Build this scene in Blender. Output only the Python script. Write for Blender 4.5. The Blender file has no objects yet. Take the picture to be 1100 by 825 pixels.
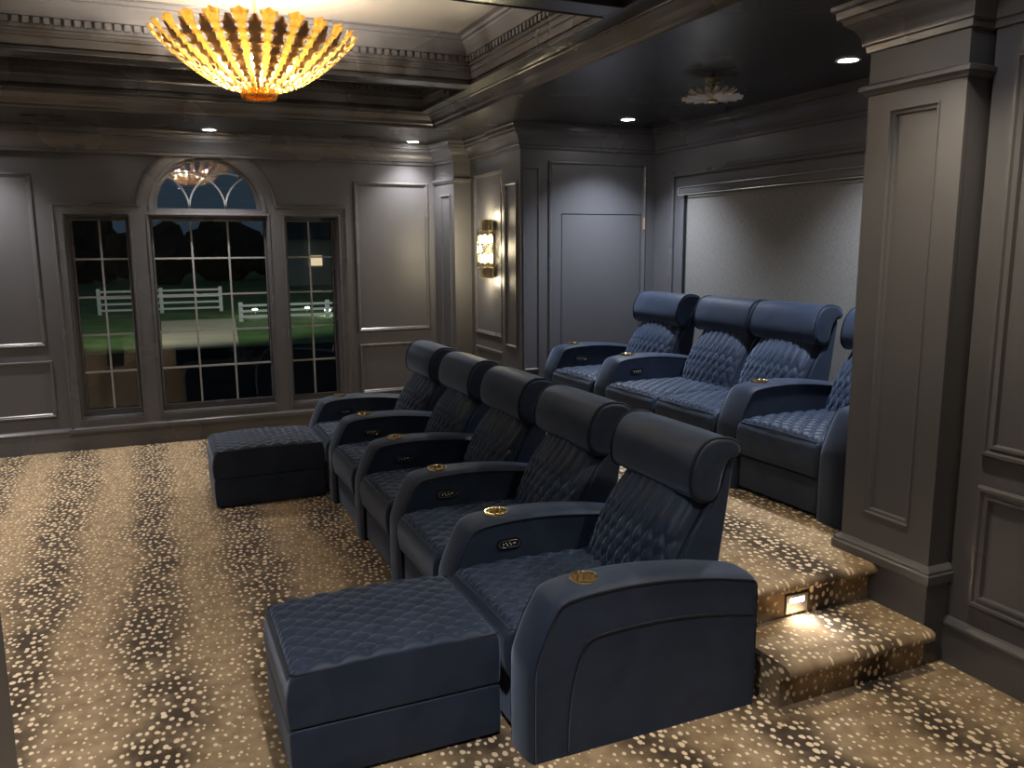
import bpy, bmesh, math, random
from mathutils import Vector, Matrix
random.seed(7)
C = bpy.context.scene.collection
PI = math.pi
scn = bpy.context.scene
scn.view_settings.view_transform = 'Standard'
scn.view_settings.look = 'None'
scn.view_settings.gamma = 1
scn.view_settings.use_curve_mapping = False
scn.view_settings.exposure = 1.68

# ------------------------------------------------------------------ materials
def mat(name, base=(.5, .5, .5), rough=.5, metal=0, **kw):
    m = bpy.data.materials.new(name); m.use_nodes = True
    b = m.node_tree.nodes['Principled BSDF']
    b.inputs['Base Color'].default_value = (*base, 1)
    b.inputs['Roughness'].default_value = rough
    b.inputs['Metallic'].default_value = metal
    for k, v in kw.items():
        k = k.replace('_', ' ')
        s = b.inputs[k]
        s.default_value = (*v, 1) if isinstance(v, tuple) else v
    return m
def nodes(m): return m.node_tree.nodes, m.node_tree.links, m.node_tree.nodes['Principled BSDF']
def N(nt, t, **kw):
    n = nt.new(t)
    for k, v in kw.items(): setattr(n, k, v)
    return n
def math_node(nt, l, op, a, b=None, clamp=False):
    n = N(nt, 'ShaderNodeMath', operation=op, use_clamp=clamp)
    for i, v in enumerate((a, b)):
        if v is None: continue
        if isinstance(v, (int, float)): n.inputs[i].default_value = v
        else: l.new(v, n.inputs[i])
    return n.outputs[0]
def mixc(nt, l, f, a, b):
    n = N(nt, 'ShaderNodeMix', data_type='RGBA')
    if isinstance(f, (int, float)): n.inputs[0].default_value = f
    else: l.new(f, n.inputs[0])
    for i, v in ((6, a), (7, b)):
        if isinstance(v, tuple): n.inputs[i].default_value = (*v, 1)
        else: l.new(v, n.inputs[i])
    return n.outputs[2]
def maprange(nt, l, v, a, b, c, d):
    n = N(nt, 'ShaderNodeMapRange')
    l.new(v, n.inputs[0])
    for i, x in enumerate((a, b, c, d)): n.inputs[i + 1].default_value = x
    return n.outputs[0]

def paint(name, col, rough, bump=.04):
    m = mat(name, col, rough)
    nt, l, b = nodes(m)
    co = N(nt, 'ShaderNodeTexCoord')
    no = N(nt, 'ShaderNodeTexNoise'); no.inputs['Scale'].default_value = 90; no.inputs['Detail'].default_value = 2
    l.new(co.outputs['Object'], no.inputs['Vector'])
    n2 = N(nt, 'ShaderNodeTexNoise'); n2.inputs['Scale'].default_value = 1.6
    l.new(co.outputs['Object'], n2.inputs['Vector'])
    l.new(maprange(nt, l, n2.outputs['Fac'], .3, .7, rough - .04, rough + .05), b.inputs['Roughness'])
    bp = N(nt, 'ShaderNodeBump'); bp.inputs['Strength'].default_value = bump; bp.inputs['Distance'].default_value = .004
    l.new(no.outputs['Fac'], bp.inputs['Height']); l.new(bp.outputs['Normal'], b.inputs['Normal'])
    return m
WALL = paint('charcoal_paint', (.090, .090, .100), .40)
TRIM = paint('charcoal_gloss_trim', (.095, .094, .102), .25, .01)
CEIL = paint('charcoal_gloss_ceiling', (.036, .036, .039), .25, .02)
MUNTIN = paint('grey_sash_paint', (.26, .26, .26), .35, .01)
TRAY = paint('tray_panel_paint', (.22, .21, .195), .45, .02)

def velvet(name, a, b2, rough=.62):
    m = mat(name, a, rough)
    nt, l, b = nodes(m)
    co = N(nt, 'ShaderNodeTexCoord')
    n1 = N(nt, 'ShaderNodeTexNoise'); n1.inputs['Scale'].default_value = 4.5; n1.inputs['Detail'].default_value = 3; n1.inputs['Distortion'].default_value = .8
    l.new(co.outputs['Object'], n1.inputs['Vector'])
    n2 = N(nt, 'ShaderNodeTexNoise'); n2.inputs['Scale'].default_value = 700
    l.new(co.outputs['Object'], n2.inputs['Vector'])
    f = maprange(nt, l, n1.outputs['Fac'], .35, .68, 0, 1)
    l.new(mixc(nt, l, f, a, b2), b.inputs['Base Color'])
    b.inputs['Sheen Weight'].default_value = .75
    b.inputs['Sheen Roughness'].default_value = .38
    b.inputs['Sheen Tint'].default_value = (.42, .52, .72, 1)
    b.inputs['Specular IOR Level'].default_value = .25
    bp = N(nt, 'ShaderNodeBump'); bp.inputs['Strength'].default_value = .12; bp.inputs['Distance'].default_value = .001
    l.new(n2.outputs['Fac'], bp.inputs['Height']); l.new(bp.outputs['Normal'], b.inputs['Normal'])
    return m
VELVET = velvet('navy_velvet', (.0125, .0205, .041), (.022, .033, .062), .55)
VTOP = velvet('navy_velvet_quilted', (.009, .019, .042), (.019, .034, .068), .5)
PIPE = velvet('navy_piping', (.004, .006, .014), (.006, .008, .018))
GOLD = mat('polished_brass', (1., .84, .52), .2, 1)
BLACK = mat('black_plastic', (.006, .006, .007), .18)
SILVER = mat('chrome_rim', (.8, .8, .8), .15, 1)
BUTTON = mat('button_white', (.55, .55, .55), .3)
BROWNLEAF = mat('brown_leaf', (.20, .14, .10), .5, .35)  # alternate chandelier leaves, a darker brown than the gilded ones
WHITEP = mat('white_baffle', (.8, .8, .78), .4)
DARKMETAL = mat('dark_grille', (.02, .02, .02), .4)
NICKEL = mat('brushed_nickel', (.62, .55, .48), .35, .9)
SHADECASE = mat('shade_cassette', (.12, .12, .12), .35, .3)
SATIN = mat('satin_edge', (.62, .61, .58), .3, .6)

def leaf_mat():
    m = mat('gilded_leaf', (.95, .56, .14), .25, .85)
    nt, l, b = nodes(m)
    tr = N(nt, 'ShaderNodeBsdfTranslucent'); tr.inputs['Color'].default_value = (1, .50, .08, 1)
    mx = N(nt, 'ShaderNodeMixShader'); mx.inputs[0].default_value = .08
    out = nt['Material Output']
    l.new(b.outputs[0], mx.inputs[1]); l.new(tr.outputs[0], mx.inputs[2]); l.new(mx.outputs[0], out.inputs['Surface'])
    return m
LEAF = leaf_mat()
def emit(name, col, s):
    m = mat(name, (0, 0, 0), .5)
    b = m.node_tree.nodes['Principled BSDF']
    b.inputs['Emission Color'].default_value = (*col, 1); b.inputs['Emission Strength'].default_value = s
    return m
BULB = emit('warm_bulb', (1, .80, .50), 70)
SBULB = emit('sconce_bulb', (1, .86, .55), 12)
DLIGHT = emit('downlight_lens', (1, .97, .92), 30)
STEPL = emit('step_lens', (1, .93, .82), 5)
HWIN = emit('house_window_glow', (1, .8, .5), .25)
YARD = emit('yard_lamp', (1, .95, .75), 14)

def glass_mat(name, gain, tint=(1, 1, 1)):
    m = bpy.data.materials.new(name); m.use_nodes = True
    nt, l = m.node_tree.nodes, m.node_tree.links
    nt.clear()
    out = N(nt, 'ShaderNodeOutputMaterial'); t = N(nt, 'ShaderNodeBsdfTransparent'); g = N(nt, 'ShaderNodeBsdfGlossy')
    t.inputs['Color'].default_value = (*tint, 1); g.inputs['Roughness'].default_value = .0
    fr = N(nt, 'ShaderNodeFresnel'); fr.inputs['IOR'].default_value = 1.5
    mx = N(nt, 'ShaderNodeMixShader')
    l.new(math_node(nt, l, 'MULTIPLY', fr.outputs[0], gain, True), mx.inputs[0])
    l.new(t.outputs[0], mx.inputs[1]); l.new(g.outputs[0], mx.inputs[2]); l.new(mx.outputs[0], out.inputs['Surface'])
    return m
GLASS = glass_mat('window_glass', 1.5)
CRYSTAL = mat('crystal', (1, .97, .9), .03, 0, Transmission_Weight=1.0, IOR=1.5)

def carpet(name, spot_scale=25.0):
    m = mat(name, (.3, .2, .1), .95)
    nt, l, b = nodes(m)
    geo = N(nt, 'ShaderNodeNewGeometry')
    sp = N(nt, 'ShaderNodeSeparateXYZ'); l.new(geo.outputs['Position'], sp.inputs[0])
    snr = N(nt, 'ShaderNodeSeparateXYZ'); l.new(geo.outputs['True Normal'], snr.inputs[0])
    side = math_node(nt, l, 'GREATER_THAN', math_node(nt, l, 'ABSOLUTE', snr.outputs[0]), .9)
    yz = math_node(nt, l, 'SUBTRACT', sp.outputs[1], math_node(nt, l, 'MULTIPLY', sp.outputs[2], math_node(nt, l, 'SUBTRACT', 1.0, side)))
    # hide stripes run along the room's length
    sn = N(nt, 'ShaderNodeSeparateXYZ'); l.new(geo.outputs['Normal'], sn.inputs[0])
    xu = math_node(nt, l, 'ADD', sp.outputs[0], math_node(nt, l, 'MULTIPLY', sp.outputs[2], math_node(nt, l, 'ABSOLUTE', sn.outputs[0])))
    cv = N(nt, 'ShaderNodeCombineXYZ'); l.new(xu, cv.inputs[0]); l.new(yz, cv.inputs[1])
    nz = N(nt, 'ShaderNodeTexNoise'); nz.inputs['Scale'].default_value = 1.7; nz.inputs['Detail'].default_value = 3
    l.new(cv.outputs[0], nz.inputs['Vector'])
    w = math_node(nt, l, 'ADD', sp.outputs[0], math_node(nt, l, 'MULTIPLY', math_node(nt, l, 'SUBTRACT', nz.outputs['Fac'], .5), .36))
    ph = math_node(nt, l, 'MULTIPLY', math_node(nt, l, 'ADD', w, .61), 2 * PI / .53)
    band = math_node(nt, l, 'COSINE', ph)                       # 1 at the dark centre
    bf = maprange(nt, l, band, -.7, .9, 0, 1)
    n3 = N(nt, 'ShaderNodeTexNoise'); n3.inputs['Scale'].default_value = 5.5; n3.inputs['Detail'].default_value = 5; n3.inputs['Roughness'].default_value = .6
    l.new(cv.outputs[0], n3.inputs['Vector'])
    ff = math_node(nt, l, 'MULTIPLY', bf, maprange(nt, l, n3.outputs['Fac'], .3, .62, .35, 1.25), True)
    n4 = N(nt, 'ShaderNodeTexNoise'); n4.inputs['Scale'].default_value = 14; n4.inputs['Detail'].default_value = 5
    l.new(cv.outputs[0], n4.inputs['Vector'])
    tan = mixc(nt, l, maprange(nt, l, n4.outputs['Fac'], .35, .65, 0, 1), (.235, .160, .090), (.37, .268, .160))
    ground = mixc(nt, l, ff, tan, (.058, .037, .023))
    # warped, slightly stretched cells
    wn = N(nt, 'ShaderNodeTexNoise'); wn.inputs['Scale'].default_value = 22; l.new(cv.outputs[0], wn.inputs['Vector'])
    wv = N(nt, 'ShaderNodeVectorMath', operation='MULTIPLY_ADD')
    l.new(wn.outputs['Color'], wv.inputs[0]); wv.inputs[1].default_value = (.016, .016, 0); l.new(cv.outputs[0], wv.inputs[2])
    mp = N(nt, 'ShaderNodeMapping'); mp.inputs['Rotation'].default_value = (0, 0, .25); mp.inputs['Scale'].default_value = (1.18, .86, 1)
    l.new(wv.outputs[0], mp.inputs['Vector'])
    vo = N(nt, 'ShaderNodeTexVoronoi', voronoi_dimensions='2D', feature='F1'); vo.inputs['Scale'].default_value = spot_scale
    vo.inputs['Randomness'].default_value = .78
    l.new(mp.outputs[0], vo.inputs['Vector'])
    sc = N(nt, 'ShaderNodeSeparateColor'); l.new(vo.outputs['Color'], sc.inputs[0])
    thr = math_node(nt, l, 'ADD', maprange(nt, l, bf, 0, 1, .09, .19), math_node(nt, l, 'MULTIPLY', sc.outputs[0], .15))
    d = math_node(nt, l, 'SUBTRACT', thr, vo.outputs['Distance'])
    sf = maprange(nt, l, d, -.03, .04, 0, 1)
    col = mixc(nt, l, sf, ground, (.78, .63, .43))
    l.new(col, b.inputs['Base Color'])
    b.inputs['Sheen Weight'].default_value = .15
    b.inputs['Specular IOR Level'].default_value = .1
    fb = N(nt, 'ShaderNodeTexNoise'); fb.inputs['Scale'].default_value = 260; l.new(cv.outputs[0], fb.inputs['Vector'])
    hh = math_node(nt, l, 'ADD', fb.outputs['Fac'], math_node(nt, l, 'MULTIPLY', sf, .6))
    bp = N(nt, 'ShaderNodeBump'); bp.inputs['Strength'].default_value = .5; bp.inputs['Distance'].default_value = .006
    l.new(hh, bp.inputs['Height']); l.new(bp.outputs['Normal'], b.inputs['Normal'])
    return m
CARPET = carpet('antelope_carpet')

def linen():
    m = mat('linen_shade', (.30, .29, .27), .9)
    nt, l, b = nodes(m)
    co = N(nt, 'ShaderNodeTexCoord')
    hs = []
    for sc in ((1, 420, 30), (1, 30, 420)):
        mp = N(nt, 'ShaderNodeMapping'); mp.inputs['Scale'].default_value = sc
        l.new(co.outputs['Object'], mp.inputs['Vector'])
        n = N(nt, 'ShaderNodeTexNoise'); n.inputs['Scale'].default_value = 1; n.inputs['Detail'].default_value = 2
        l.new(mp.outputs[0], n.inputs['Vector']); hs.append(n.outputs['Fac'])
    f = maprange(nt, l, math_node(nt, l, 'MULTIPLY', math_node(nt, l, 'ADD', hs[0], hs[1]), .5), .35, .65, 0, 1)
    l.new(mixc(nt, l, f, (.105, .103, .10), (.22, .216, .208)), b.inputs['Base Color'])
    return m
LINEN = linen()

# ------------------------------------------------------------------ mesh helpers
def link(name, me, m=None, parent=None):
    o = bpy.data.objects.new(name, me)
    if m is not None and not me.materials:
        for k in (m if isinstance(m, (list, tuple)) else [m]): me.materials.append(k)
    C.objects.link(o)
    if parent: o.parent = parent
    return o
class MB:
    def __init__(s): s.v = []; s.f = []; s.mi = []; s.cur = 0
    def add(s, v, f):
        k = len(s.v); s.v += [tuple(p) for p in v]; s.f += [[i + k for i in q] for q in f]; s.mi += [s.cur] * len(f); return s
    def box(s, a, b):
        x0, y0, z0 = a; x1, y1, z1 = b
        return s.add([(x0, y0, z0), (x1, y0, z0), (x1, y1, z0), (x0, y1, z0), (x0, y0, z1), (x1, y0, z1), (x1, y1, z1), (x0, y1, z1)],
                     [(3, 2, 1, 0), (4, 5, 6, 7), (0, 1, 5, 4), (1, 2, 6, 5), (2, 3, 7, 6), (3, 0, 4, 7)])
    def prism(s, poly, z0, z1):
        n = len(poly)
        v = [(x, y, z0) for x, y in poly] + [(x, y, z1) for x, y in poly]
        return s.add(v, [list(range(n))[::-1], list(range(n, 2 * n))] + [(i, (i + 1) % n, n + (i + 1) % n, n + i) for i in range(n)])
    def tube(s, pts, r, n=8, closed=False):
        pts = [Vector(p) for p in pts]; m = len(pts); rings = []
        up = None
        for i, p in enumerate(pts):
            a = pts[(i - 1) % m] if (closed or i > 0) else p
            b = pts[(i + 1) % m] if (closed or i < m - 1) else p
            t = (b - a).normalized()
            if up is None:
                up = t.orthogonal().normalized()
            up = (up - t * up.dot(t)).normalized()
            w = t.cross(up)
            rr = r[i] if isinstance(r, (list, tuple)) else r
            rings.append([p + (up * math.cos(2 * PI * k / n) + w * math.sin(2 * PI * k / n)) * rr for k in range(n)])
        v = [q for g in rings for q in g]; f = []
        for i in range(m if closed else m - 1):
            j = (i + 1) % m
            for k in range(n):
                f.append((i * n + k, i * n + (k + 1) % n, j * n + (k + 1) % n, j * n + k))
        if not closed: f += [list(range(n))[::-1], [(m - 1) * n + k for k in range(n)]]
        return s.add(v, f)
    def lathe(s, prof, n=32, c=(0, 0, 0), cap=True, flute=0, fd=0):
        v = []; f = []
        for (r, z) in prof:
            for k in range(n):
                a = 2 * PI * k / n
                rr = r * (1 + fd * math.cos(flute * a)) if flute else r
                v.append((c[0] + rr * math.cos(a), c[1] + rr * math.sin(a), c[2] + z))
        for i in range(len(prof) - 1):
            for k in range(n): f.append((i * n + k, i * n + (k + 1) % n, (i + 1) * n + (k + 1) % n, (i + 1) * n + k))
        if cap: f += [list(range(n))[::-1], [(len(prof) - 1) * n + k for k in range(n)]]
        return s.add(v, f)
    def sweep(s, path, prof, frame, closed=False):
        """sweep profile (d = offset to the left of travel, h) along a 2D path; frame(a, b, h) -> world"""
        n = len(path); P = [Vector(p) for p in path]; rows = []
        for i in range(n):
            e0 = (P[i] - P[i - 1]).normalized() if (closed or i > 0) else None
            e1 = (P[(i + 1) % n] - P[i]).normalized() if (closed or i < n - 1) else None
            if e0 is None: e0 = e1
            if e1 is None: e1 = e0
            n0 = Vector((-e0.y, e0.x)); n1 = Vector((-e1.y, e1.x))
            m = (n0 + n1); m = m / max(m.dot(n0), .2)
            rows.append([frame(*(P[i] + m * d), h) for d, h in prof])
        k = len(prof); v = [q for r in rows for q in r]; f = []
        for i in range(n if closed else n - 1):
            j = (i + 1) % n
            for q in range(k - 1): f.append((i * k + q, j * k + q, j * k + q + 1, i * k + q + 1))
        if not closed: f += [list(range(k)), [(n - 1) * k + q for q in range(k)][::-1]]
        return s.add(v, f)
    def mesh(s, name, smooth=False, bevel=0, fix=True):
        me = bpy.data.meshes.new(name); me.from_pydata(s.v, [], s.f)
        for p, k in zip(me.polygons, s.mi): p.material_index = k
        if fix or bevel:
            bm = bmesh.new(); bm.from_mesh(me)
            if bevel:
                bmesh.ops.bevel(bm, geom=[e for e in bm.edges if len(e.link_faces) == 2 and e.calc_face_angle(0) > .6], offset=bevel, segments=2, affect='EDGES', clamp_overlap=True)
            bmesh.ops.recalc_face_normals(bm, faces=bm.faces)
            bm.to_mesh(me); bm.free()
        if smooth:
            for p in me.polygons: p.use_smooth = True
            for p in me.polygons:
                if len(p.vertices) > 12 or (smooth == 'all' and abs(p.normal.y) > .9995): p.use_smooth = False
            if smooth != 'all': me.set_sharp_from_angle(angle=math.radians(38 if smooth is True else smooth))
        me.update()
        return me
    def build(s, name, m, parent=None, smooth=False, bevel=0, fix=True):
        return link(name, s.mesh(name, smooth, bevel, fix), m, parent)
def struct(o): o['kind'] = 'structure'; return o
def empty(name, label, cat, loc=(0, 0, 0), rz=0, group=None):
    o = bpy.data.objects.new(name, None); C.objects.link(o); o.empty_display_size = .1
    o.location = loc; o.rotation_euler = (0, 0, rz)
    if label: o['label'] = label; o['category'] = cat
    if group: o['group'] = group
    return o
def tag(o, label, cat, group=None):
    o['label'] = label; o['category'] = cat
    if group: o['group'] = group
    return o
def plate(outer, holes, depth, frame):
    """flat plate with holes, outline in (a, b), extruded 'depth' along h; returns verts/faces"""
    cu = bpy.data.curves.new('t', 'CURVE'); cu.dimensions = '2D'; cu.fill_mode = 'BOTH'; cu.extrude = depth / 2
    for pl in [outer] + holes:
        sp = cu.splines.new('POLY'); sp.points.add(len(pl) - 1); sp.use_cyclic_u = True
        for i, (a, b) in enumerate(pl): sp.points[i].co = (a, b, 0, 1)
    o = bpy.data.objects.new('t', cu); C.objects.link(o)
    dg = bpy.context.evaluated_depsgraph_get()
    me = bpy.data.meshes.new_from_object(o.evaluated_get(dg))
    v = [frame(p.co.x, p.co.y, p.co.z + depth / 2) for p in me.vertices]
    f = [list(p.vertices) for p in me.polygons]
    bpy.data.objects.remove(o); bpy.data.curves.remove(cu); bpy.data.meshes.remove(me)
    return v, f
def rect(a0, b0, a1, b1): return [(a0, b0), (a1, b0), (a1, b1), (a0, b1)]
# frames: map (a, b, h) with h rising out of the surface
F_far = lambda y: (lambda a, b, h: (a, y - h, b))        # wall facing the camera (-Y); a = x, b = z
F_right = lambda x: (lambda a, b, h: (x - h, a, b))      # wall facing -X; a = y, b = z
F_flat = lambda a, b, h: (a, b, h)

RING = [(0, 0), (0, .008), (.006, .016), (.016, .018), (.022, .010), (.030, .008), (.038, 0)]
def ring(mb, fr, a0, b0, a1, b1, prof=RING, mirror=False):
    mb.sweep(rect(a0, b0, a1, b1), prof, fr, closed=True)
CROWN = [(-.08, 2.551), (0, 2.55), (.014, 2.553), (.016, 2.578), (.027, 2.583), (.030, 2.612), (.050, 2.648), (.082, 2.672), (.088, 2.694), (.103, 2.697), (.106, 2.725), (.120, 2.732), (.122, 2.752), (-.08, 2.752)]
BASE = [(0, 0), (.018, 0), (.018, .160), (.026, .168), (.026, .180), (.014, .198), (.0, .205)]

# ------------------------------------------------------------------ room shell
YW, XR, XL, YB, ZC = 8.03, 3.0, -3.2, -2.6, 2.75
XS, YD, XK = 2.92, 6.36, 4.2            # sconce wall, service door wall, rear wall
MB().box((XL, YB, -.12), (4.4, 8.18, 0)).build('floor', CARPET)
struct(bpy.data.objects['floor'])

# arch helper
AX, AZ, AR = .55, 2.09, .465
def arc(cx, cz, r, a0, a1, n): return [(cx + r * math.cos(a0 + (a1 - a0) * i / n), cz + r * math.sin(a0 + (a1 - a0) * i / n)) for i in range(n + 1)]
opL, opC, opR = (-.61, .28, -.12, 2.04), (.05, .28, 1.05, 2.04), (1.215, .28, 1.70, 2.04)
mb = MB()
holes = [rect(*opL), rect(*opC), rect(*opR), arc(AX, AZ, AR, 0, PI, 32)]
mb.add(*plate(rect(XL, 0, 2.9, 2.9), holes, .18, lambda a, b, h: (a, YW + h, b)))
struct(mb.build('wall_far', WALL))
# panels, baseboard on the far wall
mb = MB(); fr = F_far(YW)
ring(mb, fr, -2.6, .93, -.83, 2.38); ring(mb, fr, -2.6, .31, -.80, .81)
ring(mb, fr, 1.87, .93, 2.62, 2.38); ring(mb, fr, 1.88, .31, 2.62, .81)
struct(mb.build('trim_1', TRIM, smooth=20))
# window casing: flat surround following the arch, bead on its outer edge, sill and apron
mb = MB()
x0, x1, zt, ro = -.70, 1.79, 2.14, .60
a_in = math.asin((zt - AZ) / ro)
outline = [(x0, .18), (x1, .18), (x1, zt)] + arc(AX, AZ, ro, a_in, PI - a_in, 40) + [(x0, zt)]
hl = [rect(-.62, .27, -.11, 2.05), rect(.04, .27, 1.06, 2.05), rect(1.205, .27, 1.71, 2.05), arc(AX, AZ, AR + .012, 0, PI, 32)]
mb.add(*plate(outline, hl, .022, lambda a, b, h: (a, YW - h, b)))
bead = [(0, .018), (.004, .034), (.016, .036), (.024, .026), (.036, .022)]
mb.sweep(outline, [(d - .004, h) for d, h in bead], F_far(YW), closed=True)
for h in hl[:3]: mb.sweep(h[::-1], [(0, .018), (.0, .030), (.012, .030), (.016, .02)], F_far(YW), closed=True)
mb.sweep(arc(AX, AZ, AR + .02, PI, 0, 32), [(0, .018), (.0, .032), (.014, .032), (.018, .02)], F_far(YW))
mb.sweep([(x0, zt - .025), (AX - ro + .02, zt - .025)], [(0, .02), (0, .03), (.01, .03), (.01, .02)], F_far(YW))
mb.sweep([(AX + ro - .02, zt - .025), (x1, zt - .025)], [(0, .02), (0, .03), (.01, .03), (.01, .02)], F_far(YW))
mb.box((x0 - .02, YW - .05, .165), (x1 + .02, YW, .19)); mb.box((x0 - .01, YW - .035, .145), (x1 + .01, YW, .165))
struct(mb.build('trim_2', TRIM, smooth=25))
# sloping interior sills
mb = MB()
for a0, a1 in ((-.62, -.11), (.04, 1.06), (1.205, 1.71)):
    mb.add([(a0, YW - .03, .262), (a1, YW - .03, .262), (a1, YW + .13, .285), (a0, YW + .13, .285), (a0, YW - .03, .245), (a1, YW - .03, .245), (a1, YW + .13, .245), (a0, YW + .13, .245)],
           [(0, 1, 2, 3), (4, 7, 6, 5), (0, 4, 5, 1), (1, 5, 6, 2), (2, 6, 7, 3), (3, 7, 4, 0)])
struct(mb.build('trim_3', TRIM))
# sashes with muntins
def window(idx, op, cols, rows, g):
    a0, b0, a1, b1 = op; ga0, gb0, ga1, gb1 = g
    root = bpy.data.objects.new('window_%d' % idx, None); C.objects.link(root); struct(root); root.location = (a0, YW + .13, b0)
    inv = Matrix.Translation((-a0, -YW - .13, -b0))
    def put(m, nm, mt, **k):
        o = m.build(nm, mt, root, **k); o.data.transform(inv); return o
    m = MB(); m.add(*plate(rect(a0, b0, a1, b1), [rect(*g)], .035, lambda a, b, h: (a, YW + .13 - h, b)))
    m.sweep(rect(*g)[::-1], [(0, 0), (0, .045), (.012, .045), (.02, .034)], F_far(YW + .13), closed=True)
    put(m, 'window_frame', TRIM)
    m = MB(); y0, y1 = YW + .100, YW + .125
    for i in range(1, cols):
        x = ga0 + (ga1 - ga0) * i / cols; m.box((x - .008, y0, gb0), (x + .008, y1, gb1))
    for j in range(1, rows):
        z = gb0 + (gb1 - gb0) * j / rows; m.box((ga0, y0 + .001, z - .008), (ga1, y1 - .001, z + .008))
    put(m, 'muntins', MUNTIN)
    m = MB(); m.box((ga0 - .01, YW + .118, gb0 - .01), (ga1 + .01, YW + .122, gb1 + .01)); put(m, 'pane', GLASS)
window(1, opL, 2, 5, (-.56, .34, -.145, 2.0))
window(2, opC, 3, 5, (.075, .34, 1.03, 2.0))
window(3, opR, 2, 5, (1.24, .34, 1.655, 2.0))
root = bpy.data.objects.new('window_4', None); C.objects.link(root); struct(root); root.location = (AX, YW + .13, AZ)
T = lambda a, b, h: (a - AX, -h, b - AZ)
m = MB(); m.add(*plate(arc(AX, AZ, AR + .005, 0, PI, 40), [arc(AX, AZ + .022, AR - .04, 0, PI, 40)], .035, T)); m.build('window_frame', TRIM, root)
m = MB(); R_ = AR - .03
for xb in (AX - .155, AX + .155):
    for s in (-1, 1):
        pts = []
        for i in range(40):
            t = PI * .62 * i / 39
            px, pz = xb + s * (.32 - .32 * math.cos(t)), AZ + .02 + .32 * math.sin(t)
            if (px - AX) ** 2 + (pz - AZ) ** 2 > R_ ** 2: break
            pts.append((px, pz))
        m.sweep(pts, [(-.007, .006), (-.007, .028), (.007, .028), (.007, .006)], T)
m.build('muntins', MUNTIN, root)
m = MB(); m.add(*plate(arc(AX, AZ, AR - .02, 0, PI, 40), [], .004, lambda a, b, h: (a - AX, -.008 - h, b - AZ))); m.build('pane', GLASS, root)

# corner chase beside the window wall, sconce wall, pilaster
mb = MB(); mb.prism([(2.69, 8.05), (2.75, 7.62), (3.06, 7.62), (3.06, 8.2), (2.69, 8.2)], 0, ZC + .05)
d = Vector((.06, -.41)).normalized(); nx, ny = -d.y, d.x
def F_ch(a, b, h): return (2.69 + d.x * a - abs(d.y) * h, 8.03 + d.y * a - abs(d.x) * h, b)
ring(mb, F_ch, .14, .60, .345, 2.26, [(0, 0), (0, .006), (.008, .012), (.018, .010), (.026, 0)])
struct(mb.build('wall_right_corner', WALL, smooth=20))
mb = MB(); mb.box((XS, 6.70, 0), (3.1, 7.66, ZC + .05)); struct(mb.build('wall_right_sconce', WALL))
mb = MB(); fr = F_right(XS)
ring(mb, fr, 6.83, .93, 7.50, 2.43); ring(mb, fr, 6.83, .31, 7.50, .81)
struct(mb.build('trim_4', TRIM, smooth=20))
mb = MB(); mb.box((2.88, YD, 0), (3.1, 6.76, ZC + .05)); ring(mb, F_right(2.88), 6.43, .88, 6.69, 2.30, [(0, 0), (0, .006), (.008, .014), (.02, .012), (.028, 0)])
struct(mb.build('wall_right_pilaster', WALL, smooth=20))
# necking bands
mb = MB()
NECK = [(0, 2.365), (.010, 2.367), (.014, 2.38), (.022, 2.386), (.022, 2.404), (.0, 2.412)]
mb.sweep([(3.0, 7.62), (2.75, 7.62), (2.69, 8.03)], NECK, F_flat); 
struct(mb.build('trim_5', TRIM, smooth=20))
# crown along far wall, chase, sconce wall, pilaster, service door wall and rear wall
mb = MB()
path = [(XL, 7.965), (1.85, 7.965), (1.85, YW), (2.69, YW), (2.75, 7.62), (XS, 7.62), (XS, 6.76), (2.88, 6.76), (2.88, YD), (XK, YD), (XK, 2.3)]
mb.sweep(path, [(-d_, z) for d_, z in CROWN], F_flat)
struct(mb.build('trim_6', TRIM, smooth=25))
mb = MB(); mb.sweep([(XL, YW), (2.69, YW), (2.75, 7.62), (XS, 7.62), (XS, 6.76), (2.88, 6.76), (2.88, YD)], [(-d_, z) for d_, z in BASE], F_flat)
struct(mb.build('baseboard_far', TRIM, smooth=25))

# service door wall (riser end) with a flush door
mb = MB()
mb.add(*plate(rect(3.10, 0, XK + .15, ZC + .05), [rect(3.26, .36, 4.06, 2.03)], .08, lambda a, b, h: (a, YD + h, b)))
ring(mb, F_far(YD), 2.90, .70, 3.055, 2.41, [(0, 0), (0, .01), (.012, .012), (.02, 0)])
struct(mb.build('wall_far_riser', WALL, smooth=20))
mb = MB()
mb.sweep([(3.14, .36), (3.14, 2.46), (4.10, 2.46), (4.10, .36)], [(0, 0), (0, .012), (-.012, .016), (-.022, .004), (-.03, 0)], F_far(YD))
struct(mb.build('trim_7', TRIM, smooth=20))
mb = MB(); mb.box((3.268, YD + .004, .37), (4.052, YD + .05, 2.022)); dr = struct(mb.build('door_1', WALL, bevel=.002))
mb = MB(); mb.box((4.075, YD - .012, 1.90), (4.092, YD - .001, 2.0)); mb.tube([(4.083, YD - .014, 1.90), (4.083, YD - .014, 2.0)], .006)
h = mb.build('door_hinge', mat('copper_hinge', (.75, .45, .28), .35, .6), dr); h['label'] = 'small copper coloured hinge'
# rear wall
mb = MB(); mb.box((XK, 2.2, 0), (XK + .15, 6.5, ZC + .05)); struct(mb.build('wall_back', WALL))
mb = MB(); mb.sweep([(6.05, .36), (6.05, 2.335), (2.9, 2.335), (2.9, .36)], [(0, 0), (0, .02), (-.02, .024), (-.03, .012), (-.06, .010), (-.062, 0)], F_right(XK))
struct(mb.build('trim_8', TRIM, smooth=20))
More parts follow.
